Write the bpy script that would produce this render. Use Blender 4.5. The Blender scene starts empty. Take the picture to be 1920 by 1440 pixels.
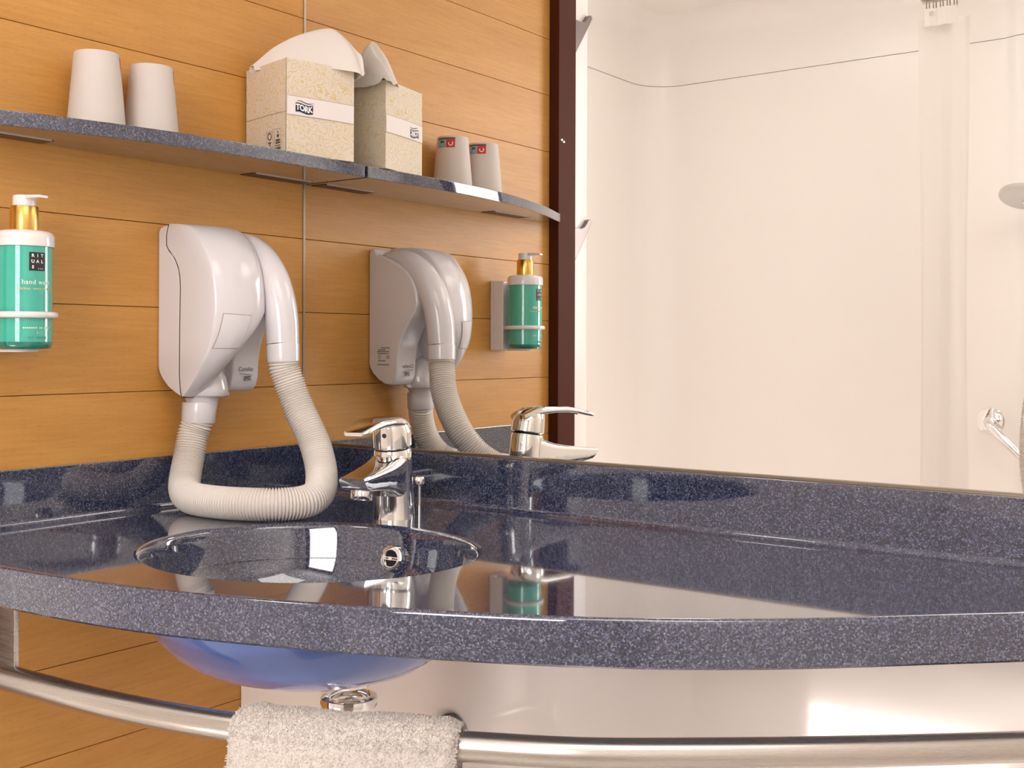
import bpy, bmesh, math, random
from mathutils import Vector, Matrix, noise
from mathutils.geometry import tessellate_polygon

random.seed(7)
S = bpy.context.scene
C = S.collection

# ------------------------------------------------------------------ camera
F_PX, CY = 2156.8, 648.27
cam_d = bpy.data.cameras.new('camera')
cam = bpy.data.objects.new('camera', cam_d); C.objects.link(cam)
cam_d.sensor_width = 36.0; cam_d.sensor_fit = 'HORIZONTAL'
cam_d.lens = F_PX / 1920 * 36.0
cam_d.shift_y = -(720 - CY) / 1920
cam_d.clip_start = 0.01
yaw, roll = 0.6314, 0.0034
f = Vector((-math.sin(yaw), math.cos(yaw), 0)); r = Vector((math.cos(yaw), math.sin(yaw), 0)); u = Vector((0, 0, 1))
r2 = r*math.cos(roll) + u*math.sin(roll); u2 = -r*math.sin(roll) + u*math.cos(roll)
M = Matrix((r2, u2, -f)).transposed().to_4x4(); M.translation = (1.2702, -1.2069, 1.0639)
cam.matrix_world = M
S.camera = cam

# ------------------------------------------------------------------ world and exposure
w = bpy.data.worlds.new('world'); S.world = w; w.use_nodes = True
w.node_tree.nodes['Background'].inputs[0].default_value = (1, .96, .95, 1)
w.node_tree.nodes['Background'].inputs[1].default_value = 8.5     # daylight of the cabin beyond the added rear opening
S.view_settings.view_transform = 'Standard'; S.view_settings.look = 'None'
S.view_settings.gamma = 1; S.view_settings.use_curve_mapping = False
S.view_settings.exposure = 0.20
CEIL_STRENGTH = 4.0      # ceiling panel lamp
SPOT_STRENGTH = 12.0     # recessed lamp over the shower
LOW_STRENGTH = 22.0      # added low glow panel, stands in for a bright source near the floor
LAMP_COL = (1.0, .93, .89)
S.cycles.max_bounces = 16; S.cycles.diffuse_bounces = 8; S.cycles.glossy_bounces = 10
pt_d = bpy.data.lights.new('opening_portal', 'AREA'); pt_d.shape = 'RECTANGLE'; pt_d.size = .68; pt_d.size_y = .94; pt_d.cycles.is_portal = True
pt_o = bpy.data.objects.new('opening_portal', pt_d); C.objects.link(pt_o); pt_o.location = (1.06, -1.96, 1.49); pt_o.rotation_euler = (math.radians(90), 0, 0)

# ------------------------------------------------------------------ materials
MATS = {}
def new_mat(name):
    m = bpy.data.materials.new(name); m.use_nodes = True
    nt = m.node_tree; b = nt.nodes['Principled BSDF']; MATS[name] = m
    return m, nt, b
def simple(name, col, rough=.4, metal=0., coat=0., spec=.5, bump=0., bscale=200., sss=0.):
    m, nt, b = new_mat(name)
    b.inputs['Base Color'].default_value = (*col, 1); b.inputs['Roughness'].default_value = rough
    b.inputs['Metallic'].default_value = metal; b.inputs['Coat Weight'].default_value = coat
    b.inputs['Specular IOR Level'].default_value = spec
    if bump:
        tc = nt.nodes.new('ShaderNodeTexCoord'); n = nt.nodes.new('ShaderNodeTexNoise'); bp = nt.nodes.new('ShaderNodeBump')
        n.inputs['Scale'].default_value = bscale; n.inputs['Detail'].default_value = 3
        bp.inputs['Strength'].default_value = bump; bp.inputs['Distance'].default_value = .001
        nt.links.new(tc.outputs['Object'], n.inputs['Vector']); nt.links.new(n.outputs['Fac'], bp.inputs['Height'])
        nt.links.new(bp.outputs['Normal'], b.inputs['Normal'])
    return m
def ramp(nt, stops, interp='LINEAR'):
    rp = nt.nodes.new('ShaderNodeValToRGB'); e = rp.color_ramp.elements; rp.color_ramp.interpolation = interp
    while len(e) < len(stops): e.new(.5)
    for k, (p, c) in zip(e, stops): k.position = p; k.color = (*c, 1)
    return rp

def make_wood():
    m, nt, b = new_mat('beech'); L = nt.links.new
    tc = nt.nodes.new('ShaderNodeTexCoord'); oi = nt.nodes.new('ShaderNodeObjectInfo')
    add = nt.nodes.new('ShaderNodeVectorMath'); add.operation = 'ADD'
    mul = nt.nodes.new('ShaderNodeVectorMath'); mul.operation = 'SCALE'; mul.inputs[3].default_value = 7.0
    comb = nt.nodes.new('ShaderNodeCombineXYZ')
    L(oi.outputs['Random'], comb.inputs[1]); L(oi.outputs['Random'], comb.inputs[2])
    L(comb.outputs[0], mul.inputs[0]); L(tc.outputs['Object'], add.inputs[0]); L(mul.outputs[0], add.inputs[1])
    mp = nt.nodes.new('ShaderNodeMapping'); mp.inputs['Scale'].default_value = (1, 14, 260)
    n1 = nt.nodes.new('ShaderNodeTexNoise'); n1.inputs['Scale'].default_value = 1; n1.inputs['Detail'].default_value = 4
    mp2 = nt.nodes.new('ShaderNodeMapping'); mp2.inputs['Scale'].default_value = (1, 2.5, 22)
    n2 = nt.nodes.new('ShaderNodeTexNoise'); n2.inputs['Scale'].default_value = 1; n2.inputs['Detail'].default_value = 3
    mp3 = nt.nodes.new('ShaderNodeMapping'); mp3.inputs['Scale'].default_value = (1, 90, 900)
    n3 = nt.nodes.new('ShaderNodeTexNoise'); n3.inputs['Scale'].default_value = 1; n3.inputs['Detail'].default_value = 1
    for mpx, nx in ((mp, n1), (mp2, n2), (mp3, n3)):
        L(add.outputs[0], mpx.inputs[0]); L(mpx.outputs[0], nx.inputs['Vector'])
    r1 = ramp(nt, [(.3, (.565, .268, .058)), (.7, (.640, .322, .078))]); L(n2.outputs['Fac'], r1.inputs[0])
    r2_ = ramp(nt, [(.3, (.90, .87, .82)), (.62, (1, 1, 1))]); L(n1.outputs['Fac'], r2_.inputs[0])
    r3 = ramp(nt, [(.28, (.72, .66, .58)), (.40, (1, 1, 1))]); L(n3.outputs['Fac'], r3.inputs[0])
    a = nt.nodes.new('ShaderNodeMix'); a.data_type = 'RGBA'; a.blend_type = 'MULTIPLY'; a.inputs[0].default_value = 1
    c = nt.nodes.new('ShaderNodeMix'); c.data_type = 'RGBA'; c.blend_type = 'MULTIPLY'; c.inputs[0].default_value = .45
    L(r1.outputs[0], a.inputs[6]); L(r2_.outputs[0], a.inputs[7]); L(a.outputs[2], c.inputs[6]); L(r3.outputs[0], c.inputs[7])
    L(c.outputs[2], b.inputs['Base Color']); b.inputs['Roughness'].default_value = .42
    return m
make_wood()

def make_granite():
    m, nt, b = new_mat('granite'); L = nt.links.new
    tc = nt.nodes.new('ShaderNodeTexCoord')
    v = nt.nodes.new('ShaderNodeTexVoronoi'); v.inputs['Scale'].default_value = 760
    L(tc.outputs['Object'], v.inputs['Vector'])
    sep = nt.nodes.new('ShaderNodeSeparateColor'); L(v.outputs['Color'], sep.inputs[0])
    rp = ramp(nt, [(0, (.009, .012, .028)), (.35, (.021, .028, .060)), (.6, (.040, .049, .095)), (.85, (.080, .090, .152)), (1, (.16, .172, .245))])
    L(sep.outputs[0], rp.inputs[0])
    n = nt.nodes.new('ShaderNodeTexNoise'); n.inputs['Scale'].default_value = 1500; n.inputs['Detail'].default_value = 1
    L(tc.outputs['Object'], n.inputs['Vector'])
    r2_ = ramp(nt, [(.35, (.65, .65, .65)), (.65, (1.3, 1.3, 1.3))]); L(n.outputs['Fac'], r2_.inputs[0])
    a = nt.nodes.new('ShaderNodeMix'); a.data_type = 'RGBA'; a.blend_type = 'MULTIPLY'; a.inputs[0].default_value = .8
    L(rp.outputs[0], a.inputs[6]); L(r2_.outputs[0], a.inputs[7]); L(a.outputs[2], b.inputs['Base Color'])
    b.inputs['Roughness'].default_value = .06; b.inputs['IOR'].default_value = 1.6
    b.inputs['Coat Weight'].default_value = 1; b.inputs['Coat IOR'].default_value = 1.7; b.inputs['Coat Roughness'].default_value = .03
    return m
make_granite()

def make_carton():
    m, nt, b = new_mat('carton'); L = nt.links.new
    tc = nt.nodes.new('ShaderNodeTexCoord')
    n = nt.nodes.new('ShaderNodeTexNoise'); n.inputs['Scale'].default_value = 35
    L(tc.outputs['Object'], n.inputs['Vector'])
    mx = nt.nodes.new('ShaderNodeMix'); mx.data_type = 'VECTOR'; mx.inputs[0].default_value = .035
    L(tc.outputs['Object'], mx.inputs[4]); L(n.outputs['Color'], mx.inputs[5])
    v = nt.nodes.new('ShaderNodeTexVoronoi'); v.inputs['Scale'].default_value = 62; v.inputs['Randomness'].default_value = .9
    L(mx.outputs[1], v.inputs['Vector'])
    mt = nt.nodes.new('ShaderNodeMath'); mt.operation = 'MULTIPLY'; mt.inputs[1].default_value = 26
    L(v.outputs['Distance'], mt.inputs[0])
    sn = nt.nodes.new('ShaderNodeMath'); sn.operation = 'SINE'; L(mt.outputs[0], sn.inputs[0])
    rp = ramp(nt, [(.45, (.70, .615, .50)), (.85, (.66, .50, .26))]); L(sn.outputs[0], rp.inputs[0])
    n2 = nt.nodes.new('ShaderNodeTexNoise'); n2.inputs['Scale'].default_value = 60; L(tc.outputs['Object'], n2.inputs['Vector'])
    r2_ = ramp(nt, [(.36, (0, 0, 0)), (.46, (1, 1, 1))]); L(n2.outputs['Fac'], r2_.inputs[0])
    a = nt.nodes.new('ShaderNodeMix'); a.data_type = 'RGBA'; L(r2_.outputs[0], a.inputs[0])
    a.inputs[6].default_value = (.70, .615, .50, 1); L(rp.outputs[0], a.inputs[7])
    L(a.outputs[2], b.inputs['Base Color']); b.inputs['Roughness'].default_value = .55
make_carton()

def make_brushed(name, col, rough=.28):
    m, nt, b = new_mat(name); L = nt.links.new
    tc = nt.nodes.new('ShaderNodeTexCoord'); n = nt.nodes.new('ShaderNodeTexNoise')
    mp = nt.nodes.new('ShaderNodeMapping'); mp.inputs['Scale'].default_value = (4, 4, 900)
    L(tc.outputs['Object'], mp.inputs[0]); L(mp.outputs[0], n.inputs['Vector']); n.inputs['Scale'].default_value = 1
    r_ = ramp(nt, [(.3, (rough*.92,)*3), (.7, (rough*1.08,)*3)]); L(n.outputs['Fac'], r_.inputs[0])
    L(r_.outputs[0], b.inputs['Roughness']); b.inputs['Metallic'].default_value = 1
    b.inputs['Base Color'].default_value = (*col, 1)
make_brushed('steel', (.58, .54, .50))
simple('plate_brown', (.12, .065, .04), .5)

simple('lip_metal', (.55, .48, .42), .45)
simple('hook_metal', (.20, .17, .16), .3, 1)
simple('chrome', (.86, .85, .84), .04, 1)
simple('mirror_glass', (.92, .915, .89), 0.0, 1)
simple('bronze_strip', (.30, .25, .20), .3, 1)
simple('white_plastic', (.80, .77, .77), .22, coat=.3)
simple('dryer_white', (.70, .67, .69), .20, coat=.4)
simple('hose_white', (.76, .71, .66), .38)
simple('dark_gap', (.03, .025, .025), .6)
simple('plank_joint', (.10, .04, .015), .7)
simple('print_grey', (.10, .08, .08), .6)
simple('brown_frame', (.075, .020, .010), .55, spec=.1, bump=.05, bscale=60)
simple('white_laminate', (.88, .83, .79), .10, coat=.25, bump=.018, bscale=55)
simple('stall_white', (.88, .845, .82), .30)
simple('ceiling_white', (.85, .83, .80), .4)
simple('floor_vinyl', (.74, .70, .67), .25, bump=.1, bscale=120)
simple('wall_cream', (.74, .70, .65), .4)
simple('bowl_blue', (.11, .19, .50), .12, coat=.5)
simple('paper_white', (.64, .575, .53), .6)
simple('tissue', (.72, .67, .63), .75)
simple('gold', (.78, .47, .13), .28, 1)
simple('logo_dark', (.022, .018, .02), .5)
simple('logo_navy', (.010, .008, .045), .5)
simple('band_white', (.80, .73, .71), .55)
simple('text_white', (.82, .82, .78), .5)
simple('text_gold', (.55, .46, .20), .4)
simple('text_teal', (.06, .30, .26), .5)
simple('cup_red', (.55, .02, .025), .5)
simple('cup_blue', (.25, .42, .50), .5)
simple('curtain_white', (.84, .80, .76), .6)
simple('head_grey', (.62, .60, .57), .35)
simple('seam_tan', (.50, .43, .36), .7)
simple('crease', (.36, .30, .22), .7)

def make_bottle():
    m, nt, b = new_mat('teal_bottle')
    b.inputs['Base Color'].default_value = (.055, .47, .36, 1); b.inputs['Roughness'].default_value = .12
    b.inputs['Coat Weight'].default_value = .6
    b.inputs['Subsurface Weight'].default_value = .35; b.inputs['Subsurface Radius'].default_value = (.004, .012, .010)
    b.inputs['Subsurface Scale'].default_value = 1.0
    m, nt, b = new_mat('teal_glass')
    b.inputs['Base Color'].default_value = (.012, .20, .145, 1); b.inputs['Roughness'].default_value = .05; b.inputs['Coat Weight'].default_value = 1
make_bottle()

def make_terry():
    m, nt, b = new_mat('terry'); L = nt.links.new
    b.inputs['Base Color'].default_value = (.66, .605, .56, 1); b.inputs['Roughness'].default_value = .95
    b.inputs['Sheen Weight'].default_value = .3
    tc = nt.nodes.new('ShaderNodeTexCoord'); n = nt.nodes.new('ShaderNodeTexNoise'); bp = nt.nodes.new('ShaderNodeBump')
    n.inputs['Scale'].default_value = 520; n.inputs['Detail'].default_value = 3
    bp.inputs['Strength'].default_value = .9; bp.inputs['Distance'].default_value = .002
    L(tc.outputs['Object'], n.inputs['Vector']); L(n.outputs['Fac'], bp.inputs['Height']); L(bp.outputs['Normal'], b.inputs['Normal'])
make_terry()

def make_emit(name, col, strength):
    m = bpy.data.materials.new(name); m.use_nodes = True; MATS[name] = m
    nt = m.node_tree; nt.nodes.clear()
    e = nt.nodes.new('ShaderNodeEmission'); o = nt.nodes.new('ShaderNodeOutputMaterial')
    e.inputs[0].default_value = (*col, 1); e.inputs[1].default_value = strength
    nt.links.new(e.outputs[0], o.inputs[0])
make_emit('lamp_panel', LAMP_COL, CEIL_STRENGTH)
make_emit('lamp_spot', (1, .93, .89), SPOT_STRENGTH)
make_emit('glow_low', (1, .92, .86), LOW_STRENGTH)

# ------------------------------------------------------------------ helpers
def obj(name, verts, faces, mat, parent=None, smooth=None, bevel=0, seg=2, loc=None):
    me = bpy.data.meshes.new(name); me.from_pydata([tuple(v) for v in verts], [], [tuple(q) for q in faces]); me.update()
    bm = bmesh.new(); bm.from_mesh(me); bmesh.ops.recalc_face_normals(bm, faces=bm.faces)
    if bevel:
        es = [e for e in bm.edges if len(e.link_faces) == 2 and e.calc_face_angle(0) > math.radians(30)]
        bmesh.ops.bevel(bm, geom=es, offset=bevel, segments=seg, profile=.5, affect='EDGES', clamp_overlap=True)
    bm.to_mesh(me); bm.free()
    if smooth is not None or bevel:
        me.polygons.foreach_set('use_smooth', [True]*len(me.polygons))
        me.set_sharp_from_angle(angle=math.radians(smooth if smooth else 35))
    if mat: me.materials.append(MATS[mat])
    o = bpy.data.objects.new(name, me); C.objects.link(o)
    if loc is not None: o.location = loc
    if bevel:
        wn = o.modifiers.new('weighted_normal', 'WEIGHTED_NORMAL'); wn.keep_sharp = True; wn.weight = 100
    if parent: o.parent = parent; 
    return o
def tag(o, label, cat, group=None):
    o['label'] = label; o['category'] = cat
    if group: o['group'] = group
    return o
def thing(name, label, cat, loc=(0, 0, 0), group=None):
    o = bpy.data.objects.new(name, None); C.objects.link(o); o.location = loc; o.empty_display_size = .05
    return tag(o, label, cat, group)
def struct(o): o['kind'] = 'structure'; return o
def off(verts, parent):
    l = parent.location; return [(v[0]-l.x, v[1]-l.y, v[2]-l.z) for v in verts]
class G:
    """collects geometry in world space, builds one mesh relative to its parent"""
    def __init__(s): s.v = []; s.f = []
    def add(s, v, f):
        b = len(s.v); s.v += [tuple(p) for p in v]; s.f += [tuple(i+b for i in q) for q in f]; return s
    def box(s, x0, x1, y0, y1, z0, z1):
        return s.add([(x, y, z) for x in (x0, x1) for y in (y0, y1) for z in (z0, z1)],
                     [(0, 1, 3, 2), (4, 6, 7, 5), (0, 4, 5, 1), (2, 3, 7, 6), (0, 2, 6, 4), (1, 5, 7, 3)])
    def grid(s, rows, close_u=False, close_v=False, cap=False):
        n, m = len(rows), len(rows[0]); v = [p for r_ in rows for p in r_]; fs = []
        for i in range(n if close_v else n-1):
            for j in range(m if close_u else m-1):
                a = i*m+j; b = i*m+(j+1) % m; c = ((i+1) % n)*m+(j+1) % m; d = ((i+1) % n)*m+j
                fs.append((a, b, c, d))
        if cap: fs.append(tuple(range(m))); fs.append(tuple((n-1)*m+j for j in range(m)))
        return s.add(v, fs)
    def lathe(s, prof, c, seg=40, axis=(0, 0, 1), cap=True, sy=1.0):
        ax = Vector(axis).normalized(); e1 = ax.orthogonal().normalized() if abs(ax.z) < .99 else Vector((1, 0, 0)); e2 = ax.cross(e1)
        c = Vector(c)
        rows = [[c + ax*h + (e1*math.cos(t)+e2*(math.sin(t)*sy))*rr for t in [2*math.pi*k/seg for k in range(seg)]] for rr, h in prof]
        return s.grid(rows, close_u=True, cap=cap)
    def tube(s, path, rad, seg=16, cap=True):
        P = [Vector(p) for p in path]; n = len(P); R = rad if hasattr(rad, '__len__') else [rad]*n
        T = [(P[min(i+1, n-1)]-P[max(i-1, 0)]).normalized() for i in range(n)]
        N = T[0].orthogonal().normalized(); rows = []
        for i in range(n):
            N = (N - T[i]*N.dot(T[i])).normalized(); B = T[i].cross(N)
            rows.append([P[i]+(N*math.cos(t)+B*math.sin(t))*R[i] for t in [2*math.pi*k/seg for k in range(seg)]])
        return s.grid(rows, close_u=True, cap=cap)
    def prism(s, poly, fn, lo, hi):
        """poly 2D -> fn(a,b,h) at lo and hi"""
        n = len(poly)
        return s.add([fn(a, b, lo) for a, b in poly]+[fn(a, b, hi) for a, b in poly],
                     [tuple(range(n)), tuple(range(2*n-1, n-1, -1))]+[(i, (i+1) % n, n+(i+1) % n, n+i) for i in range(n)])
    def build(s, name, mat, parent=None, smooth=None, bevel=0, seg=2):
        v = off(s.v, parent) if parent else s.v
        return obj(name, v, s.f, mat, parent, smooth, bevel, seg)
def world_loc(o):
    p = Vector(o.location); q = o.parent
    while q: p += q.location; q = q.parent
    return p
def origin_at(o, loc):
    """move the mesh origin of a top-level mesh without moving it"""
    loc = Vector(loc); o.data.transform(Matrix.Translation(-loc)); o.location = loc; return o
def catmull(pts, k=8, closed=False):
    P = [Vector(p) for p in pts]; n = len(P); out = []
    for i in range(n if closed else n-1):
        a, b = P[i], P[(i+1) % n]; p0 = P[i-1] if (i > 0 or closed) else a*2-b; p3 = P[(i+2) % n] if (i+2 < n or closed) else b*2-a
        for j in range(k):
            t = j/k; out.append(.5*((2*a)+(b-p0)*t+(2*p0-5*a+4*b-p3)*t*t+(3*a-p0-3*b+p3)*t**3))
    if not closed: out.append(P[-1])
    return out
def text_geo(s, size, align='CENTER', bold=0.0, spacing=1.0, shear=0.0):
    cu = bpy.data.curves.new('t', 'FONT'); cu.body = s; cu.size = size; cu.align_x = align; cu.align_y = 'CENTER'
    cu.offset = bold; cu.space_character = spacing; cu.shear = shear; cu.resolution_u = 3
    o = bpy.data.objects.new('t', cu); C.objects.link(o)
    dg = bpy.context.evaluated_depsgraph_get(); me = bpy.data.meshes.new_from_object(o.evaluated_get(dg))
    v = [tuple(p.co) for p in me.vertices]; fs = [tuple(p.vertices) for p in me.polygons]
    C.objects.unlink(o); bpy.data.objects.remove(o); bpy.data.curves.remove(cu); bpy.data.meshes.remove(me)
    return v, fs
def rect2(a0, a1, b0, b1, n=1):
    v = []; fs = []
    for i in range(n+1):
        a = a0+(a1-a0)*i/n; v += [(a, b0, 0), (a, b1, 0)]
    for i in range(n): fs.append((2*i, 2*i+2, 2*i+3, 2*i+1))
    return v, fs
def mapped(name, vf, fn, mat, parent):
    v, fs = vf
    g = G().add([fn(p[0], p[1]) for p in v], fs); return g.build(name, mat, parent)

# ================================================================== SETTING
Z0, PK = 1.5529, .11
CEIL = 2.05
floor = struct(G().box(-.55, 1.80, -1.98, .05, -.04, 0).build('floor', 'floor_vinyl'))
ceil_ = struct(G().box(-.55, 1.80, -1.98, .05, CEIL, CEIL+.04).build('ceiling', 'ceiling_white'))
wall_left = struct(G().box(-.045, -.008, -.655, .03, 0, CEIL).build('wall_left', 'plank_joint'))
zt = Z0 + 4*PK; k = 0; zb0 = None
zs = [Z0 + j*PK for j in range(5, -16, -1)]
for a, b in zip(zs[:-1], zs[1:]):
    a_, b_ = min(a, CEIL), max(b, 0)
    if a_-b_ < .01: continue
    p = G().box(-.008, 0, -.652, 0.0, b_+.0004, a_-.0004).build('plank', 'beech', bevel=.0004, seg=1)
    p.parent = wall_left
    origin_at(p, (0, -.326, (a_+b_)/2))
# mirror wall
wall_mirror = struct(G().box(-.05, 1.80, .004, .05, 0, CEIL).build('wall_back', 'wall_cream'))
wall_right = struct(G().box(1.75, 1.80, -1.95, .004, 0, CEIL).build('wall_right', 'wall_cream'))
# white service panel under the counter
panel = struct(G().box(0.001, 1.75, -.118, -.100, 0, .809).build('wall_lower', 'white_laminate'))

# brown end post of the partition
post = struct(G().box(-.05, .022, -.713, -.652, 0, CEIL).build('trim_1', 'brown_frame', bevel=.002))
for dy in (0, .012):
    G().lathe([(.0, .0012), (.0018, .0012), (.0024, 0)], (.022, -.662-dy*.6, 1.466-dy*.25), 12, (1, 0, 0), cap=True).build('screw', 'chrome', post, smooth=40)

# moulded shower cabin walls (lower sheet, upper sheet with cove) following one plan line
def arc(cx, cy, rr, a0, a1, n=10): return [(cx+rr*math.cos(math.radians(a0+(a1-a0)*i/n)), cy+rr*math.sin(math.radians(a0+(a1-a0)*i/n))) for i in range(n+1)]
SX, SY, RC = -.475, -1.90, .11
plan = [(0.004, -.713)] + arc(-.020, -.775, .024, 0, -90, 8) + [(-.05, -.799)]
plan += arc(SX+.03, -.829, .03, 90, 180, 6)
plan += arc(SX+RC, SY+RC, RC, 180, 270, 14) + [(.2, SY)]
plan += [(.53, SY), (.552, SY+.0015), (.566, SY+.006), (.578, SY+.0125), (.592, SY+.015), (.7, SY+.015)]
g = G(); g.grid([[(x, y, z) for x, y in plan] for z in (0, .9, 1.8495, 1.851)])
stall = struct(g.build('wall_rear', 'stall_white', smooth=40))
def inset(path, d):
    out = []
    for i, (x, y) in enumerate(path):
        a = Vector(path[max(i-1, 0)]); b = Vector(path[min(i+1, len(path)-1)]); t = (b-a).normalized()
        n = Vector((-t.y, t.x)); out.append((x+n.x*d, y+n.y*d))
    return out
rows = [(0, 1.8525), (0, 1.93)]+[(.07-.07*math.cos(math.radians(q)), 1.98+.07*math.sin(math.radians(q))) for q in range(0, 91, 10)]
g = G(); g.grid([[(x, y, z) for x, y in inset(plan, d)] for d, z in rows])
up = g.build('upper_sheet', 'stall_white', stall, smooth=50)
g = G(); g.grid([[(x, y, z) for x, y in inset(plan, -.004)] for z in (1.842, 1.895)])
g.build('seam_gap', 'seam_tan', stall)
# room rear filler behind stall
struct(G().box(-.55, .70, -1.98, -1.93, 0, CEIL).build('wall_rear_outer', 'wall_cream'))
struct(G().box(1.42, 1.80, -1.98, -1.88, 0, CEIL).build('wall_rear_corner', 'wall_cream'))
struct(G().box(.70, 1.42, -1.98, -1.88, 1.97, CEIL).build('wall_rear_lintel', 'wall_cream'))
struct(G().box(.70, 1.42, -1.98, -1.88, 0, 1.02).build('wall_rear_sill', 'wall_cream'))
wframe = struct(G().box(.70, 1.42, -1.985, -1.872, 1.005, 1.025).build('light_opening', 'brown_frame', bevel=.002))  # added unseen opening for rear daylight, kept clear of the counter's reflections
for x0_, x1_, z0_, z1_ in ((.66, .70, 1.0, 2.0), (1.42, 1.46, 1.0, 2.0), (.70, 1.42, 1.96, 2.0)):
    G().box(x0_, x1_, -1.99, -1.868, z0_, z1_).build('opening_frame', 'brown_frame', bevel=.002).parent = wframe
struct(G().box(-.55, -.50, -1.93, -.60, 0, CEIL).build('wall_shower_side', 'wall_cream'))
struct(G().box(-.50, -.052, -.76, -.65, 0, CEIL).build('wall_shower_front', 'wall_cream'))
# strips
struct(G().box(.0003, .0020, -.0020, 0.0005, .9205, CEIL).build('trim_2', 'bronze_strip', bevel=.0004, seg=1))
struct(G().box(.0, 1.24, -.0055, .0005, .9172, .9205).build('trim_3', 'bronze_strip', bevel=.0006, seg=1))

# mirror
mir = G().box(.0, 1.60, 0.0, .0038, .9205, CEIL-.005).build('wall_mirror', 'mirror_glass')
tag(mir, 'large frameless wall mirror above the blue counter backsplash', 'mirror')
origin_at(mir, (.8, 0, .92))

# ------------------------------------------------------------------ lamps
lp = thing('ceiling_lamp', 'square flush ceiling lamp panel with warm white diffuser', 'lamp', (1.25, -.82, CEIL))
G().box(.88, 1.62, -1.18, -.46, CEIL-.03, CEIL-.0005).build('frame', 'white_plastic', lp, bevel=.004)
G().box(.90, 1.60, -1.16, -.48, CEIL-.036, CEIL-.0302).build('diffuser', 'lamp_panel', lp)
sp = thing('shower_lamp', 'round white dome lamp on the shower ceiling', 'lamp', (.05, -1.20, CEIL))
G().lathe([(.118, -.012), (.122, -.010), (.122, -.0005)], (.05, -1.20, CEIL), 40, cap=False).build('rim', 'white_plastic', sp, smooth=40)
G().lathe([(.001, -.055), (.04, -.052), (.075, -.043), (.10, -.028), (.115, -.010)], (.05, -1.20, CEIL), 40, cap=False).build('dome', 'lamp_spot', sp, smooth=60)
ll = thing('low_glow_panel', 'added long glowing panel low in the shower wall, standing in for an unseen bright source', 'lamp', (.31, SY, .085))  # added out of view to give the bright patch on the lower panel
G().box(-.07, .62, SY+.0005, SY+.014, .015, .155).build('frame', 'white_plastic', ll, bevel=.003)
G().box(-.06, .61, SY+.0142, SY+.0165, .025, .145).build('diffuser', 'glow_low', ll)

# ================================================================== COUNTER
TOP, TH = .85, .04
front = catmull([(p_[0], p_[1], 0) for p_ in [(.0, -.598), (.11, -.6045), (.2204, -.6042), (.3373, -.5948), (.4329, -.5785), (.52, -.5535), (.5993, -.5255), (.6676, -.4980),
        (.7469, -.4610), (.8021, -.4305), (.854, -.3963), (.9042, -.3575), (.9525, -.3145), (1.0011, -.2675), (1.0568, -.2145), (1.12, -.15), (1.18, -.085), (1.245, -.012)]], 6)
outline = [(p_.x, p_.y) for p_ in front] + [(1.245, -.001), (0.001, -.001)]
outline[0] = (0.001, -.598)
nf = len(front)
def front_inset(d):
    o = []
    for i in range(nf):
        a = Vector(outline[max(i-1, 0)]); b = Vector(outline[min(i+1, nf-1)]); t = (b-a).normalized()
        o.append((outline[i][0]-t.y*d, outline[i][1]+t.x*d))
    return o + outline[nf:]
BC, BA, BB = (.3843, -.3548), .185, .166
NB = 96
def ell(sc, add=0.0): return [(BC[0]+(BA*sc+add)*math.cos(2*math.pi*i/NB), BC[1]+(BB*sc+add)*math.sin(2*math.pi*i/NB)) for i in range(NB)]
ct = thing('vanity_counter', 'curved speckled navy blue counter with integrated oval basin', 'counter', (.5, -.3, TOP))
g = G()
RR = .004
prof = [(RR*(1-math.sin(math.radians(q))), TOP-RR*(1-math.cos(math.radians(q)))) for q in range(0, 91, 15)]
prof += [(0, TOP-.02), (0, TOP-TH+.002), (.002, TOP-TH)]
g.grid([[(x, y, z) for x, y in front_inset(d)] for d, z in prof], close_u=True)
for z, d, hole in ((TOP, RR, ell(1, .004)), (TOP-TH, .002, ell(.93))):
    o2 = front_inset(d); pts = [Vector((x, y, 0)) for x, y in o2]; hp = [Vector((x, y, 0)) for x, y in hole]
    tri = tessellate_polygon([pts, hp]); allp = [(v.x, v.y, z) for v in pts+hp]
    g.add(allp, tri)
slab = g.build('slab', 'granite', ct, smooth=30)
# basin
g = G()
bp = [(1, .004, 0), (1, .0015, -.0006), (1, -.001, -.002), (.985, 0, -.005), (.975, 0, -.012), (.965, 0, -.022), (.945, 0, -.04), (.91, 0, -.06), (.84, 0, -.078), (.75, 0, -.092),
      (.63, 0, -.105), (.47, 0, -.114), (.3, 0, -.118), (.12, 0, -.120)]
g.grid([[(x, y, TOP+z) for x, y in ell(sc, ad)] for sc, ad, z in bp], close_u=True)
g.add([(x, y, TOP-.120) for x, y in ell(.12)], [tuple(range(NB))])
basin = g.build('basin', 'granite', ct, smooth=60)
g = G()
op = [(.99, .006, -.041), (.97, .006, -.05), (.92, .007, -.066), (.85, .008, -.084), (.76, .008, -.100), (.64, .008, -.114), (.48, .008, -.124), (.3, .008, -.129), (.1, .008, -.1305)]
g.grid([[(x, y, TOP+z) for x, y in ell(sc, ad)] for sc, ad, z in op], close_u=True)
g.add([(x, y, TOP-.1305) for x, y in ell(.1, .008)], [tuple(range(NB))])
g.build('basin_underside', 'bowl_blue', ct, smooth=60)
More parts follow.
